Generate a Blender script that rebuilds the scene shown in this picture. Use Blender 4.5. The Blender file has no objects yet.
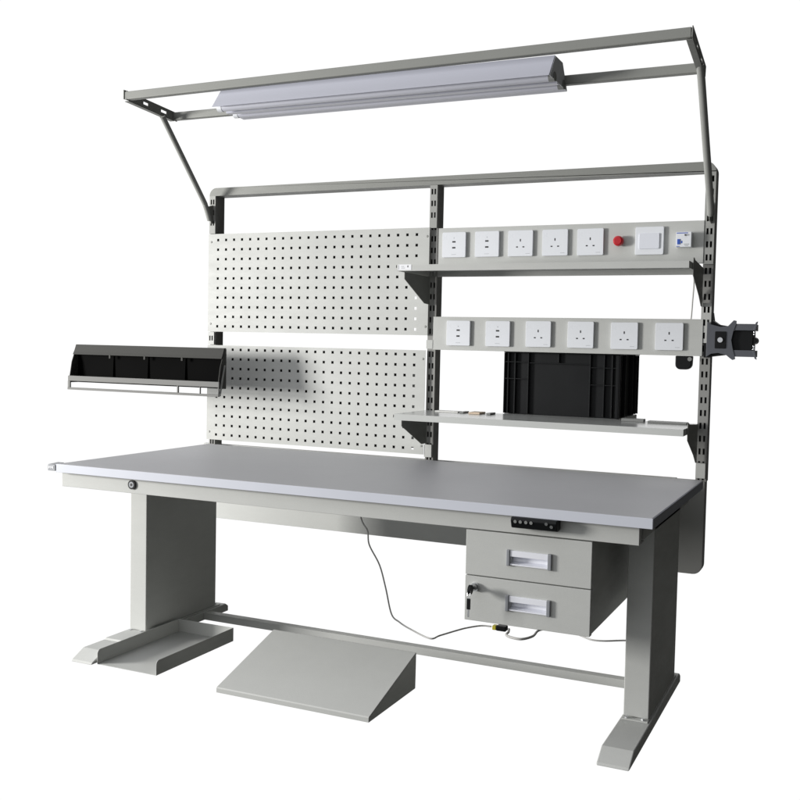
import bpy, bmesh, math, random
from mathutils import Vector, Matrix
random.seed(7)
S = bpy.context.scene
COL = S.collection
ZF = 0.03          # the survey of the bench has its floor at z = 0.03; everything is lowered so that the floor is z = 0

# ------------------------------------------------------------------ camera
cam_d = bpy.data.cameras.new('camera'); cam = bpy.data.objects.new('camera', cam_d); COL.objects.link(cam)
CX, CY, CZ = 2.22829, -2.17907, 0.98979 - ZF
YAW, PIT, ROL, FOC, PX, PY = 0.40782, -0.04720, 0.02301, 959.8926, 449.02, 392.24
fw = Vector((-math.sin(YAW)*math.cos(PIT), math.cos(YAW)*math.cos(PIT), math.sin(PIT)))
r = Vector((math.cos(YAW), math.sin(YAW), 0)); u = r.cross(fw)
r2 = r*math.cos(ROL)+u*math.sin(ROL); u2 = -r*math.sin(ROL)+u*math.cos(ROL)
M = Matrix((r2, u2, -fw)).transposed().to_4x4(); M.translation = (CX, CY, CZ)
cam.matrix_world = M
cam_d.sensor_width = 36; cam_d.lens = FOC/800*36
cam_d.shift_x = (400-PX)/800; cam_d.shift_y = (PY-400)/800
cam_d.clip_start = .05; cam_d.clip_end = 200
S.camera = cam

# ------------------------------------------------------------------ world: made-up surround shaped for the shading, white backdrop behind the bench, dim elsewhere
W = bpy.data.worlds.new('World'); S.world = W; W.use_nodes = True
nt = W.node_tree; nt.nodes.clear()
def N(t, **k):
    n = nt.nodes.new(t)
    for a, b in k.items(): setattr(n, a, b)
    return n
tc = N('ShaderNodeTexCoord')
def dot(v):
    d = N('ShaderNodeVectorMath', operation='DOT_PRODUCT'); d.inputs[1].default_value = Vector(v).normalized()
    nt.links.new(tc.outputs['Generated'], d.inputs[0]); return d.outputs['Value']
def ramp(s, a, b):
    m = N('ShaderNodeMapRange', interpolation_type='SMOOTHSTEP'); m.inputs['From Min'].default_value = a; m.inputs['From Max'].default_value = b
    nt.links.new(s, m.inputs['Value']); return m.outputs['Result']
def mixc(f, a, b):
    m = N('ShaderNodeMix', data_type='RGBA'); nt.links.new(f, m.inputs['Factor'])
    for i, c in (('A', a), ('B', b)):
        s = [x for x in m.inputs if x.name == i and x.type == 'RGBA'][0]
        if isinstance(c, tuple): s.default_value = (*c, 1)
        else: nt.links.new(c, s)
    return [x for x in m.outputs if x.type == 'RGBA'][0]
AMB_R = (.042, .042, .039)     # dark side of the surround, towards +x and the floor
AMB_L = (.60, .61, .615)        # the lit side of the surround, left and in front
side = ramp(dot((-.75, -.66, 0.05)), 0.0, .85)
base = mixc(side, AMB_R, AMB_L)
up = ramp(dot((-.5, -.3, .8)), .58, .95)
base = mixc(up, base, (1.15, 1.16, 1.2))
dn = ramp(dot((0, 0, -1)), .05, .50)
base = mixc(dn, base, (.04, .04, .036))
white = ramp(dot((-.42, .905, -.06)), .60, .72)
edge = ramp(dot((-1, 0, 0)), -.13, -.01)
mm = N('ShaderNodeMath', operation='MULTIPLY'); nt.links.new(white, mm.inputs[0]); nt.links.new(edge, mm.inputs[1]); white = mm.outputs[0]
fin = mixc(white, base, (1.02, 1.02, 1.02))
bg = N('ShaderNodeBackground'); nt.links.new(fin, bg.inputs['Color']); bg.inputs['Strength'].default_value = 1
ow = N('ShaderNodeOutputWorld'); nt.links.new(bg.outputs[0], ow.inputs[0])

# ------------------------------------------------------------------ the window light from the front left
def area(name, loc, tgt, sx, sy, e, col):
    l = bpy.data.lights.new(name, 'AREA'); l.shape = 'RECTANGLE'; l.size = sx; l.size_y = sy; l.energy = e; l.color = col
    o = bpy.data.objects.new(name, l); COL.objects.link(o); o.location = loc
    o.rotation_euler = (Vector(tgt)-Vector(loc)).to_track_quat('-Z', 'Y').to_euler()
area('window_light', (-3.2, -2.1, 1.18), (.9, .3, .75), 1.0, .9, 305, (1, .985, .955))

S.render.engine = 'CYCLES'
S.view_settings.view_transform = 'Standard'; S.view_settings.look = 'None'
S.view_settings.exposure = 0; S.view_settings.gamma = 1
S.cycles.max_bounces = 8

# ------------------------------------------------------------------ materials
def mat(name, col, rough=.5, metal=0, noise=.03, nscale=6, bump=0, bscale=300, spec=.5, coat=0, scuff=0):
    m = bpy.data.materials.new(name); m.use_nodes = True
    t = m.node_tree; b = t.nodes['Principled BSDF']
    b.inputs['Roughness'].default_value = rough; b.inputs['Metallic'].default_value = metal
    b.inputs['Specular IOR Level'].default_value = spec
    b.inputs['Coat Weight'].default_value = coat
    tcn = t.nodes.new('ShaderNodeTexCoord'); n = t.nodes.new('ShaderNodeTexNoise'); n.inputs['Scale'].default_value = nscale; n.inputs['Detail'].default_value = 5
    t.links.new(tcn.outputs['Object'], n.inputs['Vector'])
    rp = t.nodes.new('ShaderNodeValToRGB')
    rp.color_ramp.elements[0].position = .3; rp.color_ramp.elements[1].position = .7
    rp.color_ramp.elements[0].color = (*[c*(1-noise) for c in col], 1); rp.color_ramp.elements[1].color = (*[min(1, c*(1+noise)) for c in col], 1)
    t.links.new(n.outputs['Fac'], rp.inputs['Fac']); t.links.new(rp.outputs['Color'], b.inputs['Base Color'])
    mr = t.nodes.new('ShaderNodeMapRange'); mr.inputs['To Min'].default_value = max(.02, rough-.06); mr.inputs['To Max'].default_value = min(1, rough+.06)
    t.links.new(n.outputs['Fac'], mr.inputs['Value']); t.links.new(mr.outputs['Result'], b.inputs['Roughness'])
    if scuff:
        n3 = t.nodes.new('ShaderNodeTexNoise'); n3.inputs['Scale'].default_value = 9; n3.inputs['Detail'].default_value = 8; n3.inputs['Roughness'].default_value = .7
        mp = t.nodes.new('ShaderNodeMapping'); mp.inputs['Scale'].default_value = (1, 1, 3.5); t.links.new(tcn.outputs['Object'], mp.inputs['Vector']); t.links.new(mp.outputs['Vector'], n3.inputs['Vector'])
        n4 = t.nodes.new('ShaderNodeTexNoise'); n4.inputs['Scale'].default_value = 420; n4.inputs['Detail'].default_value = 1; t.links.new(tcn.outputs['Object'], n4.inputs['Vector'])
        a1 = t.nodes.new('ShaderNodeMapRange'); a1.inputs['From Min'].default_value = .35; a1.inputs['From Max'].default_value = .68; a1.inputs['To Min'].default_value = 1+scuff*.4; a1.inputs['To Max'].default_value = 1-scuff; t.links.new(n3.outputs['Fac'], a1.inputs['Value'])
        a2 = t.nodes.new('ShaderNodeMapRange'); a2.inputs['From Min'].default_value = .3; a2.inputs['From Max'].default_value = .7; a2.inputs['To Min'].default_value = 1-scuff*.5; a2.inputs['To Max'].default_value = 1+scuff*.5; t.links.new(n4.outputs['Fac'], a2.inputs['Value'])
        mu = t.nodes.new('ShaderNodeMath'); mu.operation = 'MULTIPLY'; t.links.new(a1.outputs[0], mu.inputs[0]); t.links.new(a2.outputs[0], mu.inputs[1])
        vm = t.nodes.new('ShaderNodeVectorMath'); vm.operation = 'SCALE'; t.links.new(rp.outputs['Color'], vm.inputs[0]); t.links.new(mu.outputs[0], vm.inputs['Scale']); t.links.new(vm.outputs[0], b.inputs['Base Color'])
        a3 = t.nodes.new('ShaderNodeMapRange'); a3.inputs['From Min'].default_value = .3; a3.inputs['From Max'].default_value = .7; a3.inputs['To Min'].default_value = rough-min(.09, scuff*2); a3.inputs['To Max'].default_value = rough+min(.12, scuff*2.5); t.links.new(n3.outputs['Fac'], a3.inputs['Value']); t.links.new(a3.outputs[0], b.inputs['Roughness'])
    if bump:
        n2 = t.nodes.new('ShaderNodeTexNoise'); n2.inputs['Scale'].default_value = bscale; n2.inputs['Detail'].default_value = 2
        t.links.new(tcn.outputs['Object'], n2.inputs['Vector'])
        bp = t.nodes.new('ShaderNodeBump'); bp.inputs['Strength'].default_value = bump; bp.inputs['Distance'].default_value = .001
        t.links.new(n2.outputs['Fac'], bp.inputs['Height']); t.links.new(bp.outputs['Normal'], b.inputs['Normal'])
    return m
PAINT = mat('grey_powder_coat', (.50, .508, .492), .5, noise=.02, nscale=3, bump=.25, bscale=500, spec=.3, scuff=.03)
PAINT_D = mat('frame_powder_coat', (.25, .255, .24), .5, noise=.02, nscale=3, bump=.25, bscale=500, spec=.3, scuff=.03)
PAINT_E = mat('slotted_rail_paint', (.34, .345, .33), .5, noise=.02, spec=.3, scuff=.05)
HOLE_DARK = mat('painted_hole_dark', (.02, .02, .02), .8)  # dark put in for what shows through holes and slots
TOP = mat('grey_laminate', (.405, .408, .425), .44, noise=.012, nscale=60, bump=.15, bscale=900, scuff=.006)
EDGE_SHADED = mat('shaded_side_band', (.34, .35, .39), .65, noise=.01, spec=.1)  # edge band colour darkened to stand for the shade on this side
EDGE = mat('lavender_edge_band', (.58, .60, .665), .35, noise=.01)
WHITE = mat('white_plastic', (.74, .76, .80), .28, noise=.01)
WHITE2 = mat('white_plastic_rocker', (.70, .72, .78), .2, noise=.01)
DARKP = mat('socket_hole', (.012, .012, .014), .6)
GREYT = mat('grey_print', (.33, .34, .36), .6)
BLACK = mat('black_plastic', (.006, .0066, .0075), .45, noise=.1, nscale=12, bump=.1, bscale=200, spec=.2)
BLACKR = mat('black_box_lining', (.0018, .0018, .0018), .85, spec=.05)
STEEL = mat('steel_grey', (.22, .225, .22), .38, noise=.05)
DSTEEL = mat('dark_bracket_steel', (.085, .09, .105), .4, noise=.06)
CHROME = mat('bright_steel', (.75, .76, .78), .18, metal=1, noise=.03)
ALU = mat('polished_aluminium', (.86, .87, .93), .3, metal=.15, noise=.02)
CAPG = mat('grey_handle_cap', (.25, .26, .28), .4)
RED = mat('red_plastic', (.45, .012, .02), .3, noise=.03)
BLUE = mat('blue_print', (.03, .09, .42), .4)
YELLOW = mat('yellow_sticker', (.72, .62, .05), .5)
UPR = mat('upright_dark_grey', (.27, .27, .26), .5, noise=.03, spec=.3)  # darker grey for the uprights and their base plate
LAMPW = mat('reflector_lavender', (.50, .51, .585), .3, noise=.015, nscale=2)
TUBE = mat('lamp_tube_glass', (.56, .57, .64), .25, noise=.01)
SHELF = mat('glossy_shelf_coat', (.50, .512, .498), .20, noise=.02, spec=.9)
CABLE = mat('cable_grey', (.58, .575, .56), .5)
RACKG = mat('rack_dark_grey', (.060, .060, .057), .6, spec=.08)
RAILG = mat('rack_rail_grey', (.20, .20, .195), .6, spec=.1)
STICK = mat('label_paper', (.80, .81, .84), .5, noise=.01)
BEIGE = mat('beige_piece', (.62, .50, .38), .7, noise=.06, nscale=30)
CREAM = mat('cream_piece', (.70, .70, .68), .6, noise=.03)

# ------------------------------------------------------------------ helpers
def v3(p): return Vector((p[0], p[1], p[2]-ZF))
class MB:
    """collects shapes in survey coordinates and links them as one mesh object"""
    def __init__(s): s.v = []; s.f = []; s.m = []; s.mats = []; s.sm = []
    def mi(s, m):
        if m not in s.mats: s.mats.append(m)
        return s.mats.index(m)
    def add(s, vs, fs, m, smooth=False):
        b = len(s.v); s.v += [v3(p) for p in vs]; k = s.mi(m)
        for f in fs: s.f.append([b+i for i in f]); s.m.append(k); s.sm.append(smooth)
        return s
    def box(s, x0, x1, y0, y1, z0, z1, m):
        vs = [(x, y, z) for x in (x0, x1) for y in (y0, y1) for z in (z0, z1)]
        return s.add(vs, [(0,1,3,2), (4,6,7,5), (0,4,5,1), (2,3,7,6), (0,2,6,4), (1,5,7,3)], m)
    def prism(s, pts, axis, a, b, m):
        """outline pts (2D) extruded along axis from a to b; 'x': pts are (y,z), 'y': (x,z), 'z': (x,y)"""
        n = len(pts)
        def P(p, t): return {'x': (t, p[0], p[1]), 'y': (p[0], t, p[1]), 'z': (p[0], p[1], t)}[axis]
        vs = [P(p, a) for p in pts]+[P(p, b) for p in pts]
        fs = [tuple(range(n-1, -1, -1)), tuple(range(n, 2*n))]+[(i, (i+1) % n, n+(i+1) % n, n+i) for i in range(n)]
        return s.add(vs, fs, m)
    def beam(s, A, B, w, h, m, up=(0, 0, 1)):
        A = Vector(A); B = Vector(B); d = (B-A).normalized(); sd = d.cross(Vector(up)).normalized(); uu = sd.cross(d)
        vs = []
        for P in (A, B):
            for a, b in ((-1, -1), (1, -1), (1, 1), (-1, 1)): vs.append(P+sd*a*w/2+uu*b*h/2)
        return s.add(vs, [(3,2,1,0), (4,5,6,7), (0,1,5,4), (1,2,6,5), (2,3,7,6), (3,0,4,7)], m)
    def cyl(s, A, B, ra, m, rb=None, n=20, smooth=True, cap=True):
        rb = ra if rb is None else rb
        A = Vector(A); B = Vector(B); d = (B-A).normalized(); t = Vector((0, 0, 1)) if abs(d.z) < .9 else Vector((1, 0, 0))
        a = d.cross(t).normalized(); b = d.cross(a)
        vs = [A+(a*math.cos(q)+b*math.sin(q))*ra for q in [2*math.pi*i/n for i in range(n)]]+[B+(a*math.cos(q)+b*math.sin(q))*rb for q in [2*math.pi*i/n for i in range(n)]]
        s.add(vs, [(i, i+n, (i+1) % n+n, (i+1) % n) for i in range(n)], m, smooth)
        if cap: s.add(vs, [tuple(range(n)), tuple(range(2*n-1, n-1, -1))], m)
        return s
    def plate(s, us, vs_, holes, fn, m, t):
        """sheet with square cut holes. holes = (u0,u1,v0,v1); fn(u,v,d) -> point, d = depth through the sheet"""
        U = sorted(set([us[0], us[1]]+[round(h[i], 5) for h in holes for i in (0, 1)]))
        V = sorted(set([vs_[0], vs_[1]]+[round(h[i], 5) for h in holes for i in (2, 3)]))
        iu = {a: i for i, a in enumerate(U)}; iv = {a: i for i, a in enumerate(V)}
        H = set()
        for h in holes:
            for i in range(iu[round(h[0], 5)], iu[round(h[1], 5)]):
                for j in range(iv[round(h[2], 5)], iv[round(h[3], 5)]): H.add((i, j))
        nu, nv = len(U), len(V); L = nu*nv
        P = [fn(a, b, 0) for a in U for b in V]+[fn(a, b, t) for a in U for b in V]
        F = []
        solid = lambda i, j: 0 <= i < nu-1 and 0 <= j < nv-1 and (i, j) not in H
        for i in range(nu-1):
            for j in range(nv-1):
                if not solid(i, j): continue
                a, b, c, d = i*nv+j, (i+1)*nv+j, (i+1)*nv+j+1, i*nv+j+1
                F += [(a, b, c, d), (a+L, d+L, c+L, b+L)]
                if not solid(i-1, j): F.append((a, d, d+L, a+L))
                if not solid(i+1, j): F.append((b, b+L, c+L, c))
                if not solid(i, j-1): F.append((a, a+L, b+L, b))
                if not solid(i, j+1): F.append((d, c, c+L, d+L))
        return s.add(P, F, m)
    def build(s, name, parent=None, bevel=0, seg=2, origin=None):
        o_ = Vector((0, 0, 0))
        if parent is not None:
            q = parent
            while q is not None: o_ = o_+q.location; q = q.parent
        loc = v3(origin) if origin else o_
        me = bpy.data.meshes.new(name)
        me.from_pydata([tuple(v-loc) for v in s.v], [], s.f)
        for m in s.mats: me.materials.append(m)
        for p, k, sm in zip(me.polygons, s.m, s.sm): p.material_index = k; p.use_smooth = sm
        bm = bmesh.new(); bm.from_mesh(me); bmesh.ops.recalc_face_normals(bm, faces=bm.faces); bm.to_mesh(me); bm.free()
        o = bpy.data.objects.new(name, me); COL.objects.link(o)
        if parent is not None: o.parent = parent; o.location = loc-o_
        else: o.location = loc
        if bevel:
            b = o.modifiers.new('bevel', 'BEVEL'); b.width = bevel; b.segments = seg; b.limit_method = 'ANGLE'; b.angle_limit = .6
            b.harden_normals = True
        return o
def thing(name, label, cat, at, group=None):
    o = bpy.data.objects.new(name, None); COL.objects.link(o); o.location = v3(at); o.empty_display_size = .1
    o['label'] = label; o['category'] = cat
    if group: o['group'] = group
    return o
def tag(o, label, cat, group=None):
    o['label'] = label; o['category'] = cat
    if group: o['group'] = group
    return o
def arc(cx, cy, rad, a0, a1, n=6):
    return [(cx+rad*math.cos(math.radians(a0+(a1-a0)*i/n)), cy+rad*math.sin(math.radians(a0+(a1-a0)*i/n))) for i in range(n+1)]
def spline(pts, k=8):
    P = [Vector(p) for p in pts]; P = [P[0]*2-P[1]]+P+[P[-1]*2-P[-2]]; out = []
    for i in range(1, len(P)-2):
        for j in range(k):
            t = j/k; a, b, c, d = P[i-1], P[i], P[i+1], P[i+2]
            out.append(.5*((2*b)+(c-a)*t+(2*a-5*b+4*c-d)*t*t+(3*b-a-3*c+d)*t**3))
    out.append(P[-2]); return out
def tube(mb, pts, rad, m, n=8, k=8):
    C = spline(pts, k) if k else [Vector(p) for p in pts]
    rings = []; nrm = None
    for i, c in enumerate(C):
        d = (C[min(i+1, len(C)-1)]-C[max(i-1, 0)]).normalized()
        if nrm is None: nrm = d.cross(Vector((.3, .2, 1))).normalized()
        nrm = (nrm-d*nrm.dot(d)).normalized(); b = d.cross(nrm)
        rings.append([c+(nrm*math.cos(2*math.pi*q/n)+b*math.sin(2*math.pi*q/n))*rad for q in range(n)])
    vs = [p for rg in rings for p in rg]; fs = []
    for i in range(len(C)-1):
        for q in range(n): fs.append((i*n+q, i*n+(q+1) % n, (i+1)*n+(q+1) % n, (i+1)*n+q))
    mb.add(vs, fs, m, True); mb.add(rings[0], [tuple(range(n))], m); mb.add(rings[-1], [tuple(range(n))], m)

# ================================================================== THE WORKBENCH
bench = thing('workbench', 'pale grey height adjustable workbench with pegboards, socket strips and shelves on its tall back frame', 'workbench', (.9, .4, ZF))
H, T = .610, .0245
yP = .8555
# tabletop : laminate slab with a lavender edge band
mb = MB(); mb.box(.0015, 1.7985, .0015, .7305, H-T, H, TOP)
top = mb.build('tabletop', bench, .001)
mb = MB(); mb.box(0, 1.8, -.0015, .0012, H-T-.0003, H-.0006, EDGE); mb.build('front_edge_band', top, .0006)
mb = MB(); mb.box(1.7988, 1.8012, .0014, .7305, H-T-.0003, H-.0006, EDGE_SHADED); mb.build('side_edge_band', top, .0006)
# aprons under the top
mb = MB(); mb.box(.004, 1.766, .020, .045, .540, H-T-.0005, PAINT); mb.box(.004, 1.766, .045, .075, .540, .544, PAINT)
ap = mb.build('front_apron', bench, .0012)
mb = MB(); mb.cyl((.276, .0205, .566), (.276, .0155, .566), .0135, BLACK, n=28); mb.cyl((.276, .0156, .566), (.276, .0145, .566), .009, CHROME, n=20); mb.cyl((.276, .0146, .566), (.276, .0138, .566), .004, DARKP, n=12)
mb.build('wrist_strap_jack', ap, .0006)
for x in (.03, 1.735): mb = MB(); mb.box(x, x+.03, .0755, .699, .545, H-T-.0008, PAINT); mb.build('side_apron', bench, .001)
mb = MB(); mb.box(.06, 1.735, .70, .725, .50, H-T-.0008, PAINT); mb.build('rear_rail', bench, .001)
# lower back panel with rounded bottom corners, and the frame behind the top
pts = arc(-.13, .325, .03, 180, 270)+[(1.690, .295), (1.690, .588), (-.16, .588)]
mb = MB(); mb.prism(pts, 'y', .9125, .930, PAINT); mb.build('back_panel', bench, .001)
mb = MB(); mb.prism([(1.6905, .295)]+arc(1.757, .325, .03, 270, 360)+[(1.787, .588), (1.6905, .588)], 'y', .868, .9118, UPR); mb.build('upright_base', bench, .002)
# legs: columns, feet, stretcher
def leg(x0, x1, fx0, fx1):
    mb = MB(); mb.box(x0, x1, .207, .564, .0642, H-T-.001, PAINT)
    c = mb.build('leg_column', bench, .003, 3)
    mb = MB(); mb.prism([(-.037, .031), (.625, .031), (.625, .050), (.61, .060), (.012, .060), (-.032, .037)], 'x', fx0, fx1, PAINT)
    f = mb.build('foot', bench, .003, 3)
    mb = MB()
    mb.box(fx0+.006, fx1-.006, .19, .585, .0602, .0640, PAINT); mb.build('mounting_plate', f, .0008)
    for yy in (.197, .576):
        for xx in (x0+.012, x1-.012): mb = MB(); mb.cyl((xx, yy, .0640), (xx, yy, .0690), .005, CHROME, n=6, smooth=False); mb.build('bolt', f)
    for yy in (.02, .57): mb = MB(); mb.cyl(((fx0+fx1)/2, yy, ZF), ((fx0+fx1)/2, yy, .0312), .02, BLACK); mb.build('foot_pad', f)
    return c, f
c1, f1 = leg(.103, .168, .098, .178)
c2, f2 = leg(1.700, 1.765, 1.694, 1.772)
mb = MB(); mb.box(.112, .150, .165, .192, .0601, .0607, YELLOW); mb.build('warning_sticker', f1)
mb = MB(); mb.prism([(.095, .0603), (.205, .0603), (.205, .066), (.10, .066)], 'x', .104, .172, PAINT); mb.build('cover_plate', f1, .001)
mb = MB(); mb.box(.1785, 1.6935, .485, .515, .034, .058, PAINT); mb.build('stretcher', bench, .0015)

# ---- tall back frame: three slotted uprights and the rounded top rail
def slots(x0, x1, z0, z1):
    w = x1-x0; hs = []; z = 1.513
    while z > z0+.004:
        if z+.019 < z1-.004:
            for cx in (x0+w*.30, x0+w*.70): hs.append((cx-.0032, cx+.0032, z, z+.019))
        z -= .040
    return hs
def upright(x0, x1, z0, z1):
    yf = yP+.012
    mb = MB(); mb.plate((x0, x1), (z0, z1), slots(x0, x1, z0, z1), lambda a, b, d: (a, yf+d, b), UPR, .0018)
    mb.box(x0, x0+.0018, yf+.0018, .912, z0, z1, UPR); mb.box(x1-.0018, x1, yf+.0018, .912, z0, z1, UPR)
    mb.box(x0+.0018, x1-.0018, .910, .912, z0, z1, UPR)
    mb.box(x0+.0018, x1-.0018, .884, .887, z0, z1, HOLE_DARK)  # added dark strip behind the slots
    return mb.build('upright', bench)
def ear(x0, x1, z0, z1, par, m=PAINT):
    mb = MB(); mb.plate((x0, x1), (z0, z1), slots(x0, x1, z0, z1), lambda a, b, d: (a, yP-.0005+d, b), m, .0016)
    mb.box(x0, x0+.0016, yP+.0012, yP+.0118, z0, z1, m); mb.box(x1-.0016, x1, yP+.0012, yP+.0118, z0, z1, m)
    mb.build('mounting_ear', par)
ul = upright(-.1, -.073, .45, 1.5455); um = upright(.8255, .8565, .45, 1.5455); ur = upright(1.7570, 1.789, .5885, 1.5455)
ear(-.1, -.073, .9785, 1.026, ul); ear(-.1, -.073, 1.402, 1.5450, ul, PAINT_E); ear(.8295, .8570, 1.3985, 1.5450, um, PAINT_E); ear(.8275, .8550, .604, .648, um)  # tall top plates added, lighter than the uprights they cover
ear(1.7605, 1.7895, 1.262, 1.5450, ur, PAINT_E); ear(1.7605, 1.7895, 1.020, 1.143, ur); ear(1.7585, 1.7875, .600, .648, ur)
out = arc(1.759, 1.545, .030, 0, 90, 8)+arc(-.070, 1.545, .030, 90, 180, 8)
mb = MB(); mb.prism([(1.789, 1.5462)]+out[0:0]+[(1.789, 1.5462)][:0]+out+[(-.1, 1.5462)][:0], 'y', yP-.001, .912, PAINT_D)
mb.build('top_rail', bench, .003, 3)

# ---- perforated boards
def pegboard(z0, z1, zr, xr, patch):
    holes = []
    for i in range(24):
        for j in range(10):
            cx = -.0562+.0365*i; cz = zr-.0365*j
            holes.append((cx-.0048, cx+.0048, cz-.0048, cz+.0048))
    mb = MB(); mb.plate((-.1005, xr), (z0, z1), holes, lambda a, b, d: (a, yP-.003+d, b), PAINT, .0015)
    mb.box(-.1005, xr, yP-.0014, yP+.012-.013+.0005, z1-.0015, z1-.0001, PAINT)
    o = mb.build('pegboard', bench)
    for x in (-.0875, xr-.009):
        for z in (z0+.03, z1-.03): m2 = MB(); m2.cyl((x, yP-.0031, z), (x, yP-.0048, z), .0045, PAINT_E, rb=.003, n=16); m2.build('screw', o)
    mb = MB(); zs = zr-.0365*(4.5 if patch else 1.5)
    mb.prism([(-.070, z0+.006), (.762, z0+.006), (.762, zs), (.816, zs), (.816, z1-.006), (-.070, z1-.006)], 'y', yP+.006, yP+.009, HOLE_DARK)  # added dark sheet so the holes come out dark
    mb.build('added_dark_sheet', o)
    if not patch:
        mb = MB(); mb.box(.764, .814, yP+.0045, yP+.006, z0+.02, zs-.004, PAINT); mb.build('added_pale_patch', o)  # added pale piece that makes these holes fainter
    return o
pegboard(1.028, 1.400, 1.3768, .832, True)
pegboard(.612, .976, .9603, .826, False)

# ---- socket strips
def copytree(src, parent, loc):
    c = src.copy(); COL.objects.link(c); c.parent = parent; c.location = loc; return c
YS = .8525     # face of the strips
def strip(x0, x1, z0, z1):
    mb = MB(); mb.box(x0, x1, YS, YS+.002, z0, z1, PAINT)
    mb.box(x0, x1, YS+.002, YS+.03, z1-.002, z1, PAINT)
    mb.box(x0, x1, YS+.002, YS+.03, z0, z0+.002, PAINT)
    return mb.build('power_strip', bench, .0008)
s1 = strip(.866, 1.7595, 1.266, 1.396); s2 = strip(.853, 1.766, .979, 1.093)
s2['label'] = 'lower power strip with two charging sockets and four mains sockets'
s1['label'] = 'upper power strip with five sockets, red knob, wide switch and breaker'
mb = MB(); mb.box(.829, .8527, YS-.0012, YS+.0008, .982, 1.012, PAINT); mb.build('strip_ear', s2)
def rrect(cx, cz, w, h, rad, n=4):
    return arc(cx+w/2-rad, cz+h/2-rad, rad, 0, 90, n)+arc(cx-w/2+rad, cz+h/2-rad, rad, 90, 180, n)+arc(cx-w/2+rad, cz-h/2+rad, rad, 180, 270, n)+arc(cx+w/2-rad, cz-h/2+rad, rad, 270, 360, n)
def socket(kind, cx, cz, parent, name):
    mb = MB(); w = .086
    mb.prism(rrect(cx, cz, w, .085, .004), 'y', YS-.0095, YS-.0002, WHITE)
    f = YS-.0095
    def hole(x, z, w_, h_, m=DARKP): mb.box(cx+x-w_/2, cx+x+w_/2, f-.0004, f+.001, cz+z-h_/2, cz+z+h_/2, m)
    if kind == 'mains':
        hole(0, .010, .0042, .0085); hole(-.0112, -.012, .0068, .0042); hole(.0112, -.012, .0068, .0042)
        hole(.026, -.034, .015, .0012, GREYT)
    elif kind == 'usb':
        hole(0, .010, .0125, .0055); hole(0, -.010, .0125, .0055); hole(0, .023, .003, .003, GREYT)
        hole(.0, .0107, .009, .0012, GREYT); hole(0, -.0093, .009, .0012, GREYT)
        hole(0, -.033, .018, .0012, GREYT)
    o = mb.build(name, parent, .0012, 2, origin=(cx, YS, cz))
    return o
def jit(o): o.rotation_euler.y = random.uniform(-.007, .007); o.location.x += random.uniform(-.001, .001); o.location.z += random.uniform(-.0007, .0007)
mains = None; usb = None
for st, xs, cz in ((s1, (.928, 1.049, 1.167, 1.286, 1.404), 1.3375), (s2, (.952, 1.094, 1.237, 1.381, 1.523, 1.666), 1.038)):
    for i, x in enumerate(xs):
        if i < 2:
            if usb is None: usb = socket('usb', x, cz, st, 'charging_socket'); base_loc = usb.location.copy()
            else: jit(copytree(usb, st, v3((x, YS, cz))-bench.location))
        else:
            if mains is None: mains = socket('mains', x, cz, st, 'mains_socket')
            else: jit(copytree(mains, st, v3((x, YS, cz))-bench.location))
# red push knob, wide rocker switch, breaker
mb = MB(); mb.cyl((1.497, YS-.0002, 1.337), (1.497, YS-.010, 1.337), .0135, RED, n=28); mb.cyl((1.497, YS-.010, 1.337), (1.497, YS-.022, 1.337), .0165, RED, rb=.0155, n=28); mb.cyl((1.497, YS-.022, 1.337), (1.497, YS-.025, 1.337), .0155, RED, rb=.011, n=28)
mb.build('red_knob', s1, .0008)
mb = MB(); mb.prism(rrect(1.594, 1.3365, .089, .087, .004), 'y', YS-.0095, YS-.0002, WHITE)
mb.prism(rrect(1.594, 1.3350, .064, .048, .003), 'y', YS-.0135, YS-.0094, WHITE2)
mb.build('rocker_switch', s1, .0012)
mb = MB(); f = YS-.028; x0, x1, z0, z1 = 1.680, 1.726, 1.313, 1.359
mb.box(x0, x1, f, YS-.0002, z0, z1, WHITE)
mb.box(x0+.001, x1-.010, f-.0004, f+.001, z1-.005, z1-.002, BLUE)
mb.box(x0+.004, x0+.013, f-.0020, f+.001, z0+.008, z0+.024, BLUE)
mb.box(x0+.015, x0+.020, f-.0004, f+.001, z0+.011, z0+.019, BLUE)
mb.box(x0+.001, x0+.012, f-.0004, f+.001, z0+.001, z0+.003, BLUE)
mb.box(x1-.020, x1-.015, f-.006, f+.001, z1-.012, z1-.008, DARKP)
mb.box(x1-.022, x1-.006, f-.0004, f+.001, z0+.007, z0+.0095, GREYT); mb.box(x1-.020, x1-.008, f-.0004, f+.001, z0+.003, z0+.005, GREYT)
mb.build('circuit_breaker', s1, .0008)

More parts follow.
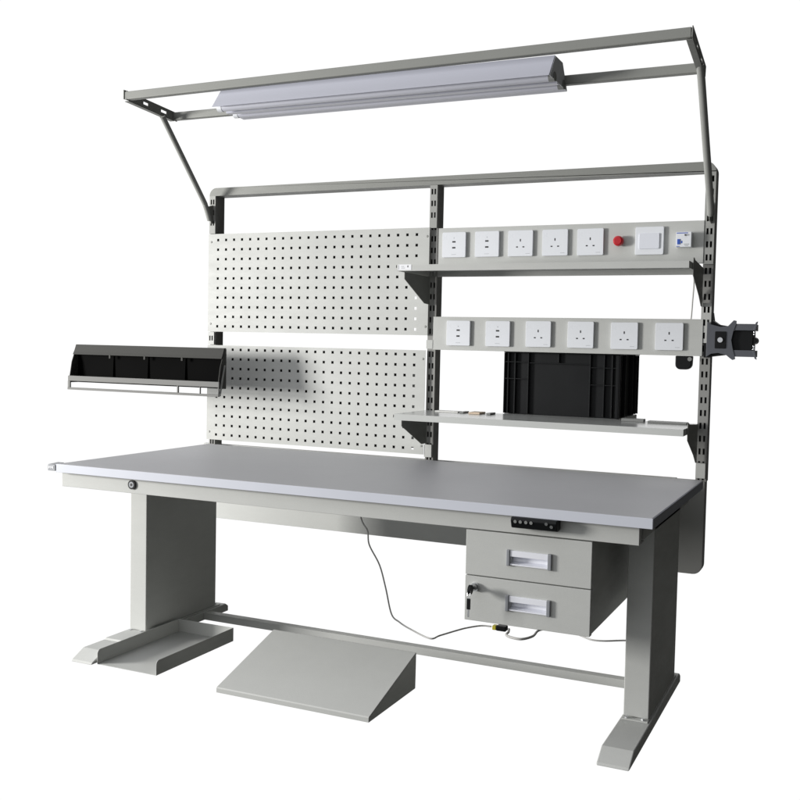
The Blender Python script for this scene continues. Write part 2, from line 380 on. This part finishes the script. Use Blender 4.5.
# ---- shelves and their brackets
def shelf(zl, x0, x1, y0, m, sticker=False):
    mb = MB(); mb.box(x0, x1, y0, .872, zl-.0018, zl, m)
    mb.box(x0, x1, y0, y0+.0018, zl-.020, zl-.0018, m); mb.box(x0, x1, .8702, .872, zl-.020, zl-.0018, m)
    mb.box(x0, x0+.0018, y0+.0018, .8702, zl-.020, zl-.0018, m); mb.box(x1-.0018, x1, y0+.0018, .8702, zl-.020, zl-.0018, m)
    mb.box(x0+.0018, x1-.0018, y0+.0018, y0+.012, zl-.020, zl-.0184, m)
    sh = mb.build('shelf', bench, 0)
    if sticker:
        mb = MB(); mb.box(x0+.004, x0+.052, y0-.0008, y0-.0001, zl-.0175, zl+.0005, STICK)
        mb.box(x0+.006, x0+.0075, y0-.0012, y0-.0006, zl-.016, zl-.001, GREYT)
        for a, b, c in ((.016, .021, -.006), (.022, .026, -.006), (.016, .029, -.011)):
            mb.box(x0+a, x0+b, y0-.0012, y0-.0006, zl+c-.0008, zl+c+.0008, GREYT)
        mb.box(x0+.038, x0+.041, y0-.0012, y0-.0006, zl-.009, zl-.003, DARKP)
        mb.build('printed_label', sh)
    return sh
sh1 = shelf(1.251, .829, 1.758, .612, PAINT, True)
sh2 = shelf(.768, .829, 1.758, .612, SHELF)
for zt, sh in ((1.2305, sh1), (.7475, sh2)):
    mb = MB(); mb.prism([(.655, zt), (.655, zt-.022), (.812, zt-.094), (.8535, zt-.096), (.8535, zt)], 'x', .8345, .8370, PAINT_D)
    mb.build('shelf_bracket', sh, .0006)
    mb = MB(); mb.prism([(.672, zt+.034), (.684, zt+.036), (.70, zt+.030), (.8535, zt+.020), (.8535, zt-.100), (.835, zt-.098), (.79, zt-.070), (.672, zt-.016)], 'x', 1.7590, 1.7612, PAINT_D)
    mb.build('shelf_bracket', sh, .0006)
mb = MB(); mb.box(1.107, 1.501, .8724, 1.170, .750, .768, SHELF); mb.build('rear_support', sh2, .001)

# ---- drawer cabinet
mb = MB(); x0, x1 = 1.3345, 1.6545
mb.box(x0, x1, .0405, .470, .3115, .5395, PAINT)
cab = mb.build('drawer_cabinet', bench, .0012)
def drawer(z0, z1, zc, lock):
    mb = MB(); hx0, hx1, hz0, hz1 = 1.452, 1.548, zc-.0165, zc+.0165
    mb.plate((x0-.001, x1+.001), (z0, z1), [(hx0, hx1, hz0, hz1)], lambda a, b, d: (a, .0205+d, b), PAINT, .0195)
    d = mb.build('drawer_front', bench, .0015)
    mb = MB(); f = .0165
    # recessed pull: top bar, bottom lip, curved back
    mb.box(hx0, hx1, f, .024, zc+.0035, hz1+.0015, ALU); mb.box(hx0, hx1, f, .024, hz0-.0015, hz0+.002, ALU)
    bk = [(f+.002, zc+.0036), (.034, zc+.002), (.038, zc-.004), (.036, zc-.011), (.024, hz0+.0021), (.026, hz0+.0005), (.0385, zc-.012), (.0395, zc-.004), (.036, zc+.0034)]
    mb.prism(bk, 'x', hx0, hx1, ALU)
    h = mb.build('handle', d, .0008)
    for a, b in ((hx0-.009, hx0-.0001), (hx1+.0001, hx1+.010)): mb = MB(); mb.box(a, b, f-.003, .0204, hz0-.0035, hz1+.0035, CAPG); mb.build('handle_cap', d, .002, 3)
    if lock:
        lx, lz = 1.362, .396
        mb = MB(); mb.cyl((lx, .0204, lz), (lx, .0130, lz), .0105, CHROME, n=24); mb.cyl((lx, .0131, lz), (lx, .0085, lz), .0075, STEEL, n=20)
        mb.build('lock', d, .0006)
        mb = MB(); mb.box(lx-.001, lx+.001, -.006, .0086, lz-.004, lz+.004, CHROME)
        mb.cyl((lx-.0035, -.014, lz), (lx+.0035, -.014, lz), .0115, BLACK, n=20)
        tube(mb, [(lx+.011*math.sin(q)*.35, -.023+.004*math.cos(q), lz-.008+.011*math.cos(q)) for q in [i*2*math.pi/14 for i in range(15)]], .0009, CHROME, 6, 0)
        mb.box(lx-.0045, lx+.0045, -.025, -.0215, lz-.047, lz-.0205, BLACK); mb.box(lx-.0022, lx+.0022, -.0242, -.0228, lz-.066, lz-.047, CHROME)
        mb.build('key', d, .0005)
drawer(.4245, .5370, .4785, False)
drawer(.3095, .4220, .3660, True)

# ---- height controller under the front edge
mb = MB()
mb.prism([(.0195, .5855), (-.012, .5855), (-.016, .578), (-.009, .559), (.0, .557), (.0195, .560)], 'x', 1.462, 1.577, BLACK)
hs = mb.build('height_controller', bench, .002, 3)
def btn(x, z, rad, m):
    y = -.016+(.578-z)*.37
    mb = MB(); mb.cyl((x, y+.002, z), (x, y-.0012, z-.0004), rad, m, n=16); mb.build('button', hs)
for x in (1.474, 1.487, 1.501, 1.514): btn(x, .5755, .0040, STEEL)
for x, z in ((1.552, .5765), (1.564, .5700)): btn(x, z, .0040, CHROME)

# ---- overhead frame on two arms
FL, BL, FR, BR = Vector((-.1, .402, 1.812)), Vector((-.1, .640, 1.797)), Vector((1.79, .352, 1.806)), Vector((1.79, .545, 1.770))
mb = MB(); mb.beam(FL, FR, .022, .027, PAINT_D); ovf = mb.build('overhead_frame', bench, .003, 3)
mb = MB(); mb.beam(BL, BR, .022, .027, PAINT_D); mb.build('rear_bar', ovf, .003, 3)
def sidebar(A, B, sx, ext, hw, name='side_bar'):
    d = (B-A); L = d.length; d.normalize(); n = Vector((0, 1, 0)).cross(Vector((1, 0, 0))); nn = Vector((1, 0, 0)).cross(d)
    mb = MB()
    fn = lambda a, b, t: tuple(A+d*a+nn*b+Vector((sx*(.0115+t), 0, 0)))
    mb.plate((-.011, L+ext), (-hw, hw), [(L*.30, L*.40, -.005, .004), (L*.68, L*.80, -.005, .004)], fn, PAINT_D, .003)
    fn2 = lambda a, b, t: tuple(A+d*a+nn*(-hw-.0002-t)+Vector((sx*(.0115+.003-b), 0, 0)))
    mb.plate((.0, L-.004), (0, .018), [], fn2, PAINT_D, .002)
    mb.build(name, ovf, .0008)
sidebar(FL+Vector((-.005, 0, 0)), BL+Vector((-.005, 0, 0)), 1, .011, .0155); sidebar(FR+Vector((-.0112, 0, 0)), BR+Vector((-.0112, 0, 0)), 1, .022, .0155)
mb = MB(); mb.box(-.1045, -.1003, FL.y-.013, FL.y+.011, FL.z-.012, FL.z+.019, PAINT_D); mb.build('end_cap', ovf, .001)
# arms
mb = MB(); X = -.092
tube(mb, [(X, .572, 1.783), (X, .600, 1.752), (X, .790, 1.540), (X, .820, 1.503), (X, .8465, 1.452)], .0100, PAINT_E, 14)
a1 = mb.build('support_arm', ovf, 0)
mb = MB(); mb.prism([(.822, 1.500), (.856, 1.510), (.858, 1.510), (.858, 1.440), (.846, 1.440)], 'x', X+.0045, X+.008, PAINT_D); mb.build('arm_hook', ovf, .0008)
mb = MB(); X = 1.786
tube(mb, [(1.787, .505, 1.768), (1.7875, .53, 1.737), (1.788, .63, 1.605), (1.788, .765, 1.435), (1.786, .795, 1.405)], .0108, PAINT_E, 14)
mb.build('support_arm', ovf, 0)
mb = MB(); mb.prism([(.790, 1.436), (.858, 1.450), (.858, 1.385), (.812, 1.392)], 'x', X-.008, X-.0045, PAINT_D); mb.build('arm_hook', ovf, .0008)
mb = MB(); mb.cyl((X-.006, .803, 1.412), (X+.0085, .803, 1.412), .006, CHROME, n=6, smooth=False); mb.build('bolt', ovf)

# ================================================================== THE LAMP IN THE OVERHEAD FRAME
lamp = thing('strip_light', 'long unlit twin tube strip light with lavender white reflector hung in the overhead frame', 'strip light', (.815, .5, 1.75))
def sheet(mb, prof, x0, x1, m, t=.0012):
    n = len(prof); P = []
    nor = []
    for i in range(n):
        a = Vector(prof[max(i-1, 0)]); b = Vector(prof[min(i+1, n-1)]); d = (b-a).normalized(); nor.append(Vector((-d.y, d.x)))
    q = list(prof)+[tuple(Vector(prof[i])+nor[i]*t) for i in range(n-1, -1, -1)]
    mb.prism(q, 'x', x0, x1, m)
mb = MB(); XL, XR = .243, 1.390
mb.prism([(.412, 1.752), (.462, 1.821), (.534, 1.821), (.588, 1.750), (.560, 1.752), (.555, 1.762), (.528, 1.785), (.500, 1.766), (.472, 1.787), (.440, 1.764), (.434, 1.759)], 'x', XL, XR, LAMPW)
mb.build('reflector', lamp, .0012)
mb = MB(); mb.box(XL+.0, XR, .4895, .511, 1.7495, 1.7675, LAMPW); mb.build('ballast_cover', lamp, .001)
for y in (.456, .544):
    mb = MB(); mb.cyl((XL+.012, y, 1.759), (XR-.012, y, 1.759), .0125, TUBE, n=24); tb = mb.build('tube', lamp)
    mb = MB(); mb.cyl((XL-.004, y, 1.759), (XL+.0135, y, 1.759), .0135, WHITE, n=24); mb.build('lamp_holder', tb, .001); mb = MB(); mb.cyl((XR-.0135, y, 1.759), (XR+.004, y, 1.759), .0135, STEEL, n=24); mb.build('lamp_holder', tb, .001)
mb = MB(); mb.prism([(.416, 1.752), (.463, 1.819), (.533, 1.819), (.584, 1.750)], 'x', XR, XR+.0015, WHITE); mb.build('end_plate', lamp)

# ================================================================== BLACK CRATE
cr = thing('storage_crate', 'black ribbed plastic storage crate standing on the lower shelf behind the power strip', 'crate', (1.305, 1.02, .768))
X0, X1, Y0, Y1, Z0, Z1 = 1.105, 1.503, .8865, 1.18, .7685, .995
mb = MB()
mb.box(X0, X1, Y0+.0119, Y0+.016, Z0, Z1-.019, BLACK); mb.box(X0+.012, X1-.012, Y1-.016, Y1-.012, Z0, Z1, BLACK)
mb.box(X0+.012, X0+.016, Y0+.016, Y1-.016, Z0, Z1, BLACK); mb.box(X1-.016, X1-.012, Y0+.016, Y1-.016, Z0, Z1, BLACK)
mb.box(X0+.016, X1-.016, Y0+.016, Y1-.016, Z0, Z0+.004, BLACK)
for a in (0, .0135, .038, .085, .283+.015, .345, .372, .3945):  # front ribs
    mb.box(X0+a, X0+a+.0035, Y0, Y0+.0119, Z0+.002, Z1-.02, BLACK)
for z in (Z0+.118, Z1-.052):
    mb.box(X0+.004, X0+.084, Y0+.001, Y0+.0118, z, z+.003, BLACK); mb.box(X0+.302, X1-.004, Y0+.001, Y0+.0118, z-.012, z-.009, BLACK)
mb.box(X0+.19, X0+.1935, Y0, Y0+.0119, Z1-.05, Z1-.02, BLACK)
mb.box(X0+.089, X0+.297, Y0+.002, Y0+.0118, Z1-.054, Z1-.051, BLACK)
for b in (.03, .09, .2, .255): mb.box(X1-.0119, X1-.001, Y0+b, Y0+b+.004, Z0+.002, Z1-.02, BLACK)
for b in (.0, .262+.0275): mb.box(X1-.0119, X1-.001, Y0+b, Y0+b+.0035, Z0+.002, Z1-.02, BLACK)
mb.build('crate_wall', cr, .0006)
mb = MB(); mb.plate((X0-.001, X1+.001), (Y0-.001, Y1+.001), [(X0+.018, X1-.018, Y0+.018, Y1-.018)], lambda a, b, d: (a, b, Z1-.0195+d), BLACK, .0195)
mb.build('rim', cr, .002)

# flat pieces added for blurred beige and grey tones at the lower shelf's rear
def bit(x0, x1, y0, y1, h, m, label, name='added_piece'):
    mb = MB(); mb.box(x0, x1, y0, y1, .7683, .7683+h, m)
    tag(mb.build(name, None, .001, origin=((x0+x1)/2, (y0+y1)/2, .7683)), label, 'added_piece', 'small flat pieces added on the lower shelf')
bit(.890, .975, .80, .835, .004, CREAM, 'long cream strip lying on the lower shelf next to the middle post')
bit(.985, 1.000, .79, .84, .005, STEEL, 'small dark grey strip on the lower shelf, left of the beige piece')
bit(1.022, 1.062, .78, .835, .006, BEIGE, 'beige flat piece lying on the lower shelf left of the black crate')
bit(1.085, 1.10, .78, .83, .006, STEEL, 'dark grey block on the lower shelf at the left foot of the black crate')

bit(1.53, 1.60, .815, .845, .009, STEEL, 'dark grey block on the lower shelf touching the right side of the black crate')
bit(1.615, 1.735, .80, .835, .006, STEEL, 'long dark grey bar lying on the lower shelf beside the right post')
# ================================================================== LEFT: open black holder on a swing arm
hd = thing('swing_rack', 'open black rack with grey top edge and front rail, held out left of the pegboards', 'rack', (-.22, .68, .80))
xl, xr, yF = -.580, .112, .640
def xx(t): return xl+(xr-xl)*t
mb = MB()
mb.box(xl, xr, yF+.036, yF+.040, .822, .962, BLACKR)      # rear wall
mb.box(xl, xr, yF+.004, yF+.036, .822, .826, BLACKR)       # floor
mb.build('rack_body', hd, .0006)
mb = MB(); mb.prism([(yF+.012, .928), (yF+.014, .930), (yF+.028, .9665), (yF+.040, .9665), (yF+.040, .9640), (yF+.030, .9640)], 'x', xl-.003, xr+.003, RACKG); mb.build('top_cover', hd, .0008)
for x in (xl-.004, xr+.001):
    mb = MB(); mb.prism([(yF+.030, .963), (yF+.040, .963), (yF+.040, .820), (yF-.004, .820), (yF-.004, .846), (yF+.006, .900)], 'x', x, x+.003, RACKG); mb.build('end_panel', hd, .0006)
for t in (.26, .50, .75):
    mb = MB(); mb.prism([(yF+.034, .9635), (yF+.0358, .9635), (yF+.0358, .8265), (yF+.028, .8265)], 'x', xx(t)-.001, xx(t)+.001, BLACKR)
    mb.build('divider', hd)
    mb = MB(); mb.box(xx(t)-.004, xx(t)+.004, yF+.0115, yF+.0160, .916, .930, RACKG); mb.build('divider_clip', hd, .001)
mb = MB(); mb.box(xl-.008, xr+.008, yF-.008, yF-.002, .826, .846, RAILG); mb.build('front_rail', hd, .0015)
mb = MB()
mb.box(xl-.008, xr+.008, yF-.010, yF+.0, .7925, .8010, RAILG)
for t, w in ((0, .012), (.745, .006), (.885, .003), (1, .004)):
    a = xl-.008+(xr-xl+.016-w)*t; mb.box(a, a+w, yF-.009, yF-.003, .8010, .826, RAILG)
mb.build('lower_rail', hd, .001)
for x in (xl-.012, xr+.0085):
    mb = MB(); mb.prism([(yF+.02, .905), (yF+.026, .905), (yF+.0, .795), (yF-.008, .795)], 'x', x, x+.0025, STEEL); mb.build('side_link', hd)
mb = MB(); tube(mb, [(-.30, yF+.042, .89), (-.30, yF+.12, .89), (-.22, .835, .892), (-.12, .872, .892), (-.099, .885, .892)], .010, DSTEEL, 12); mb.build('swing_arm', hd)
mb = MB(); mb.box(-.33, -.27, yF+.0402, yF+.046, .86, .92, DSTEEL); mb.build('arm_plate', hd, .0008); mb = MB(); mb.cyl((-.112, .885, .86), (-.112, .885, .925), .011, DSTEEL); mb.build('arm_pivot', hd, .0008)

# ================================================================== RIGHT: grey flared bracket with black core on the right post
rb = thing('side_mount', 'dark grey flared clamp bracket with black core, bolted to the right post', 'bracket', (1.85, .85, 1.03))
mb = MB(); zc = 1.030
pts = [(1.779, zc+.056), (1.783, zc+.054), (1.792, zc+.047), (1.820, zc+.040), (1.842, zc+.043), (1.852, zc+.054), (1.858, zc+.0605), (1.866, zc+.059), (1.866, zc+.050),
       (1.858, zc+.026), (1.853, zc), (1.858, zc-.026), (1.864, zc-.048), (1.866, zc-.057), (1.858, zc-.0605), (1.850, zc-.055), (1.838, zc-.045), (1.815, zc-.040), (1.794, zc-.043), (1.784, zc-.050), (1.779, zc-.053)]
mb.prism(pts, 'y', .8455, .8515, DSTEEL); mb.build('bracket_plate', rb, .001)
mb = MB(); mb.prism(rrect(1.8205, zc, .033, .052, .003), 'y', .8425, .8454, BLACK); mb.build('core_cover', rb, .001)
mb = MB(); mb.cyl((1.8205, .8424, zc), (1.8205, .8385, zc), .0078, CHROME, n=24); mb.build('bolt_head', rb, .001)
mb = MB()
for s in (1, -1):
    mb.box(1.858, 1.921, .848, .940, *sorted((zc+s*.0500, zc+s*.0300)), DSTEEL)
    mb.prism([(1.915, zc+s*.030), (1.9225, zc+s*.030), (1.929, zc+s*.058), (1.9225, zc+s*.055)] , 'y', .846, .8478, DSTEEL)
    for k in (.016, .023): mb.box(1.916, 1.921, .848, .852, *sorted((zc+s*k, zc+s*(k+.005))), CHROME)
mb.build('channel_flange', rb, .001)
mb = MB(); mb.box(1.846, 1.914, .858, .938, zc-.0298, zc+.0298, BLACK); mb.prism(arc(1.9145, zc, .011, -85, 85, 10), 'y', .86, .93, BLACK); mb.build('channel_core', rb, .001)
mb = MB(); mb.prism([(1.770, zc+.06), (1.790, zc+.085), (1.794, zc+.06), (1.812, zc+.0475), (1.84, zc+.043), (1.84, zc-.045), (1.77, zc-.055)], 'y', .8560, .9125, BLACK); mb.build('rear_clamp', rb, .001)

# ================================================================== black knob hanging under the lower strip
kn = thing('clamp_knob', 'rounded black clamp knob hanging under the right end of the lower power strip', 'knob', (1.708, .86, .95))
mb = MB(); pts = [(1.684, .9785)]+arc(1.700, .952, .016, 180, 270, 5)+arc(1.716, .954, .018, 270, 350, 5)+[(1.735, .9785)]
mb.prism(pts, 'y', .858, .89, BLACK); mb.build('knob_body', kn, .003, 3)
mb = MB(); mb.cyl((1.729, .8578, .969), (1.729, .8520, .969), .0065, STEEL, n=16); mb.build('knob_screw', kn)

# ================================================================== FLOOR ITEMS
# open sheet-metal tray beside the left foot
mb = MB(); a, b, c, d, zt = .184, .403, -.020, .346, .0735
def wall(x):
    mb.prism([(c, .0315)]+[(c, zt-.012)]+arc(c+.012, zt-.012, .012, 180, 90, 5)[1:]+[(d, zt), (d, .0315)], 'x', x, x+.0016, PAINT)
mb.box(a, b, c, d, ZF+.0002, ZF+.0015, PAINT); wall(a); wall(b-.0016); mb.box(a+.0017, b-.0017, d-.0016, d, .0316, zt, PAINT)
tr = tag(mb.build('floor_tray', None, .0005, origin=(.29, .16, ZF)), 'open pale grey sheet metal tray lying on the floor against the left foot', 'tray')
# sloping footrest
fr = thing('footrest', 'sloping grey sheet metal footrest wedge standing on the floor in front of the stretcher', 'footrest', (.86, .1, ZF))
mb = MB(); A = [(.0, .0)]
mb.prism([(-.052, ZF+.001), (-.052, .0435), (-.050, .046), (.222, .1325), (.226, .1325), (.226, .1305), (.2245, ZF+.001), (.222, ZF+.001), (.222, .128), (-.0495, .0425), (-.0495, ZF+.001)], 'x', .636, 1.108, PAINT)
mb.build('footrest_top', fr, .001)
for x in (.6365, 1.1062):
    mb = MB(); mb.prism([(-.0493, ZF+.001), (-.0493, .0420), (.2218, .1275), (.2218, ZF+.001)], 'x', x, x+.0014, PAINT); mb.build('side_plate', fr)
# earthing clip at the left front corner of the table
cl = thing('corner_clip', 'small grey clip with white scribble at the left front corner of the tabletop', 'clip', (-.01, .0, .60))
mb = MB(); mb.prism([(.0, -.0035), (-.020, .052), (-.046, .052), (-.030, -.0035)], 'z', .5885, .6075, CAPG); mb.build('clip_body', cl, .0015)
mb = MB()
for k in range(5): mb.box(-.026+.004*k, -.0235+.004*k, -.0042, -.0033, .5955+.0018*(k % 2), .6015+.0012*((k+1) % 2), STICK)
mb.build('white_mark', cl)

# cables
mb = MB(); Y = .8
tube(mb, [(.610, .74, .50), (.621, .79, .374), (.640, Y, .335), (.648, Y, .285), (.690, Y, .218), (.716, Y, .140), (.741, .80, .050), (.785, .775, .0335), (.852, .720, .0335), (.955, .655, .0335), (.972, .700, .0335), (1.000, .780, .0335), (1.02, .825, .0335), (1.055, .862, .0355), (1.092, .862, .038)], .0028, CABLE)
tag(mb.build('power_cable', None, 0, origin=(.8, .8, ZF)), 'thin grey cable dropping behind the apron and running over the floor to the plug', 'cable')
mb = MB()
tube(mb, [(1.157, .860, .038), (1.164, .835, .036), (1.169, .800, .036), (1.195, .782, .036), (1.230, .782, .036), (1.252, .830, .036), (1.250, .905, .036), (1.29, .96, .036)], .0042, CABLE)
tag(mb.build('looped_cable', None, 0, origin=(1.2, .85, ZF)), 'thicker grey cable curling in a loop on the floor below the drawers', 'cable')
mb = MB()
tube(mb, [(1.35, .95, .0335), (1.41, .905, .0335), (1.44, .89, .0335), (1.479, .899, .0335), (1.536, .935, .0335), (1.60, .96, .0335)], .0028, CABLE)
tag(mb.build('thin_cable', None, 0, origin=(1.47, .9, ZF)), 'thin grey cable on the floor between the drawers and the right leg', 'cable')
pl = thing('plug', 'black and yellow plug lying on the floor under the drawers where the cables meet', 'plug', (1.125, .86, ZF))
mb = MB(); mb.box(1.114, 1.150, .845, .872, ZF+.0005, .048, BLACK); mb.build('plug_body', pl, .004, 3)
mb = MB(); mb.box(1.100, 1.1135, .848, .869, ZF+.001, .046, YELLOW); mb.build('yellow_collar', pl, .002)
# cable hanging behind strip at the right
mb = MB(); tube(mb, [(1.742, .80, 1.246), (1.738, .83, 1.20), (1.732, .852, 1.15), (1.728, .862, 1.10), (1.725, .866, 1.085)], .0024, CABLE)
tag(mb.build('hanging_cable', None, 0, origin=(1.73, .85, 1.15)), 'short grey cable hanging between the two power strips beside the right post', 'cable')
